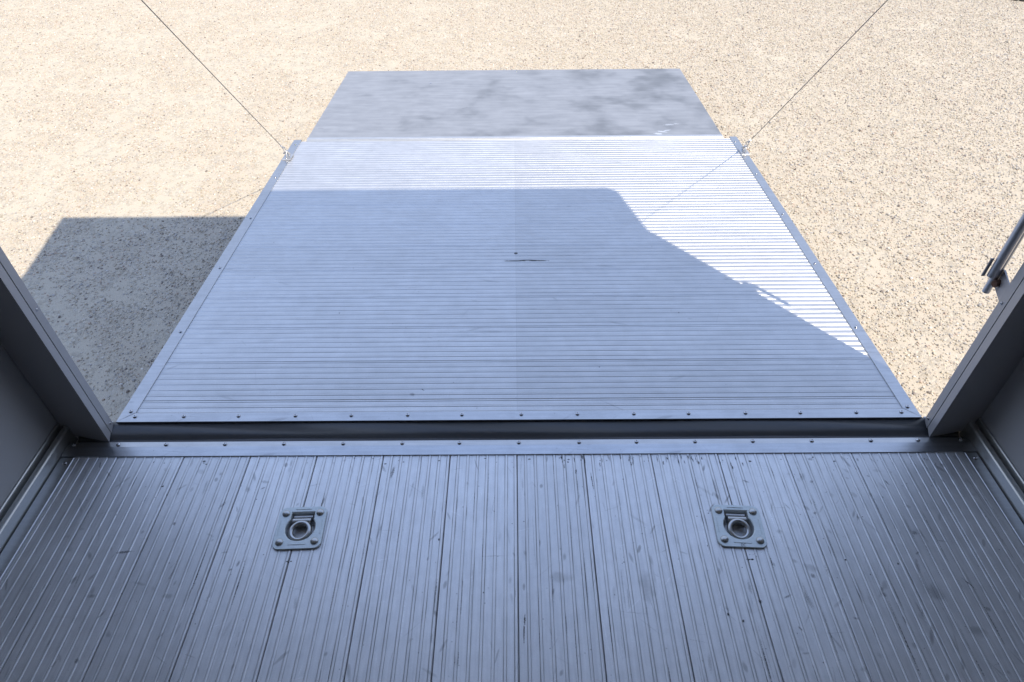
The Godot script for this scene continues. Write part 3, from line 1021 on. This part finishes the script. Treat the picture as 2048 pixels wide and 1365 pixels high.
func build_anchor(s: int) -> void:
	var t := thing("tie_down_anchor", "zinc tie-down anchor in the floor, on the side of the shaded gravel" if s < 0 else "zinc tie-down anchor stamped with letters, on the door holder tube's side", "tie-down ring", "tie-down anchors in the trailer floor")
	t.position = anchor_pos(s)
	t.rotation.y = 0.035 if s < 0 else -0.05
	var half := 0.059
	var rc := 0.017
	var seg := 96
	var st := st_new()
	var outer := []
	var inner := []
	for k in seg:
		var a := TAU * k / seg
		var d := Vector2(cos(a), sin(a))
		# rounded square
		var lo := 0.0
		var hi := 0.1
		for it in 24:
			var m := (lo + hi) * 0.5
			var q := Vector2(absf(d.x * m), absf(d.y * m)) - Vector2(half - rc, half - rc)
			var sd: float = Vector2(max(q.x, 0.0), max(q.y, 0.0)).length() + min(max(q.x, q.y), 0.0) - rc
			if sd < 0.0:
				lo = m
			else:
				hi = m
		outer.append(d * lo)
		inner.append(d * pan_radius(a))
	var y1 := 0.0058
	for k in seg:
		var l := (k + 1) % seg
		var rows := []
		for q in [k, l]:
			var o: Vector2 = outer[q]
			var i: Vector2 = inner[q]
			rows.append([Vector3(o.x, 0.0019, o.y), Vector3(o.x, y1 - 0.0012, o.y), Vector3(o.x * 0.985, y1, o.y * 0.985), Vector3(i.x * 1.06, y1, i.y * 1.06), Vector3(i.x, y1 - 0.0018, i.y), Vector3(i.x * 0.97, -0.004, i.y * 0.97)])
		for m in 5:
			var ou := Vector3(outer[k].x, 0, outer[k].y).normalized()
			var out: Vector3 = [ou, ou + Vector3.UP, Vector3.UP, Vector3.UP - ou, -ou + Vector3.UP * 0.1][m]
			quad(st, rows[0][m], rows[1][m], rows[1][m + 1], rows[0][m + 1], out)
	part("plate", done(st), M.zinc, t)
	st = st_new()
	for k in seg:
		var l := (k + 1) % seg
		var rows := []
		for q in [k, l]:
			var i: Vector2 = inner[q]
			rows.append([Vector3(i.x * 0.97, -0.004, i.y * 0.97), Vector3(i.x * 0.93, -0.0120, i.y * 0.93), Vector3(i.x * 0.80, -0.0160, i.y * 0.80), Vector3(0, -0.0160, 0)])
		var ou := Vector3(outer[k].x, 0, outer[k].y).normalized()
		quad(st, rows[0][0], rows[1][0], rows[1][1], rows[0][1], -ou + Vector3.UP * 0.1)
		quad(st, rows[0][1], rows[1][1], rows[1][2], rows[0][2], -ou + Vector3.UP)
		tri(st, rows[0][2], rows[1][2], Vector3(0, -0.016, 0), Vector3.UP)
	part("pan", done(st), M.pan, t)
	for k in 4:
		part("rivet", rivet_dome(0.0098, 0.0062), M.zinc_ring, t, Vector3(0.0425 if k & 1 else -0.0425, y1, 0.040 if k & 2 else -0.0405))
	# ring, its near end resting a little higher
	st = st_new()
	var pts := []
	for k in 36:
		var a := TAU * k / 36.0
		pts.append(Vector3(0.0226 * cos(a), 0.0, 0.0226 * sin(a)))
	tube(st, pts, 0.0060, 12, false, true)
	var ring := part("ring", done(st), M.zinc_ring, t, Vector3(0, 0.0005, 0.0085))
	ring.rotation = Vector3(0.10, 0.0, 0.05) if s < 0 else Vector3(0.20, 0.0, -0.06)
	# strap that holds the ring
	st = st_new()
	var sp := []
	for k in 9:
		var a := PI * k / 8.0
		sp.append(Vector2(-0.0205 - 0.0085 * cos(a), -0.002 + 0.0085 * sin(a)))
	sp.append(Vector2(-0.012, -0.0155))
	sp.append(Vector2(-0.029, -0.0155))
	part("strap", prism_x(sp, -0.0225, 0.0225), M.zinc_ring, t)
	# second, lower bend behind the strap
	part("strap", prism_x([Vector2(-0.0395, -0.0155), Vector2(-0.0395, -0.004), Vector2(-0.0375, -0.002), Vector2(-0.0335, -0.002), Vector2(-0.0315, -0.005), Vector2(-0.0315, -0.0155)], -0.0235, 0.0235), M.pan, t)
	# pressed beads
	for b in [[Vector3(-0.021, y1, 0.0475), Vector3(0.021, y1, 0.0475)], [Vector3(-0.0515, y1, -0.020), Vector3(-0.0515, y1, 0.020)], [Vector3(0.0515, y1, -0.020), Vector3(0.0515, y1, 0.020)], [Vector3(-0.020, y1, -0.0515), Vector3(0.020, y1, -0.0515)]]:
		st = st_new()
		tube(st, b, 0.0011, 6)
		part("bead", done(st), M.zinc, t)
	# stamped letters on the near edge
	if s > 0:
		var tm := TextMesh.new()
		tm.text = "DC"
		tm.font_size = 16
		tm.pixel_size = 0.0006
		tm.depth = 0.0004
		var sf := SystemFont.new()
		sf.font_names = PackedStringArray(["Droid Sans"])
		tm.font = sf
		var o := part("stamped_letters", tm, M.stamp, t, Vector3(0, y1 + 0.0002, 0.0535))
		o.rotation.x = -PI / 2

func rivet_dome(r: float, h: float) -> ArrayMesh:
	var st := st_new()
	var prof := []
	for i in range(0, 9):
		var a := PI * 0.5 * i / 8.0
		prof.append(Vector2(r * sin(a), h * cos(a)))
	prof.append(Vector2(r, -0.0005))
	lathe(st, prof, 18)
	return done(st)

# ------------------------------------------------------------------
func build_cable(s: int) -> void:
	var t := thing("ramp_cable", "thin steel cable at the ramp edge beside the shaded gravel" if s < 0 else "thin steel cable whose shadow line crosses the ribbed ramp", "cable", "steel cables holding the ramp")
	var a := Vector3(-1.1240, -0.0470, -3.030) if s < 0 else Vector3(1.1490, -0.0490, -3.058)
	var b := Vector3(-1.0990, 1.868, -1.2020) if s < 0 else Vector3(1.1090, 1.868, -1.1560)
	var d := (b - a).normalized()
	var st := st_new()
	var pts := []
	for k in 21:
		var u := k / 20.0
		pts.append(a + d * 0.055 + (b - a - d * 0.055) * u + Vector3(0, -0.006 * sin(u * PI), 0))
	tube(st, pts, 0.0017, 8)
	part("cable", done(st), M.cable, t)
	# eye loop (thimble), crimp and shackle at the ramp
	var side := d.cross(Vector3(1, 0, 0)).normalized()
	st = st_new()
	var lp := []
	for k in 16:
		var w := TAU * k / 16.0
		lp.append(a + d * (0.026 - 0.020 * cos(w)) + side * (0.010 * sin(w)))
	tube(st, lp, 0.0024, 6, false, true)
	part("thimble", done(st), M.shackle, t)
	st = st_new()
	tube(st, [a + d * 0.046, a + d * 0.076], 0.0045, 10)
	part("crimp", done(st), M.shackle, t)
	st = st_new()
	var sp := []
	for k in 11:
		var w := PI * k / 10.0
		sp.append(a + d * (0.010 * sin(w)) + Vector3(0.011 * cos(w), -0.006 - 0.004 * (1.0 - sin(w)), 0.0))
	tube(st, sp, 0.0034, 8)
	tube(st, [a + Vector3(-0.017, -0.010, 0), a + Vector3(0.017, -0.010, 0)], 0.0036, 8)
	part("shackle", done(st), M.shackle, t)
	# small eye plate under the header
	st = st_new()
	box(st, b + Vector3(-0.018, 0.0, -0.03), b + Vector3(0.018, 0.0022, 0.03))
	part("eye_plate", done(st), M.shackle, t)

# ------------------------------------------------------------------
func build_extras() -> void:
	# a dark flat lump of unknown kind, out on the gravel
	var st := st_new()
	var n := FastNoiseLite.new()
	n.seed = 2
	n.frequency = 2.2
	var c := Vector3(4.16, ground_y(4.16, -5.84) + 0.01, -5.835)
	var la := 10
	var lo := 18
	var grid := []
	for i in la + 1:
		var row := []
		for k in lo:
			var th := PI * i / la
			var ph := TAU * k / lo
			var d := Vector3(sin(th) * cos(ph), cos(th), sin(th) * sin(ph))
			var r := 1.0 + 0.28 * n.get_noise_3dv(d * 0.9)
			row.append(Vector3(d.x * 0.19, d.y * 0.055, d.z * 0.15) * r)
		grid.append(row)
	for i in la:
		for k in lo:
			var l := (k + 1) % lo
			quad_n(st, [grid[i][k], grid[i][l], grid[i + 1][l], grid[i + 1][k]], [grid[i][k].normalized(), grid[i][l].normalized(), grid[i + 1][l].normalized(), grid[i + 1][k].normalized()])
	var o := part("dark_object", done(st), mat(Color(0.055, 0.052, 0.05), 0.9), self, c)
	o.set_meta("label", "dark flat object lying on the gravel far from the ramp")
	o.set_meta("category", "stone")
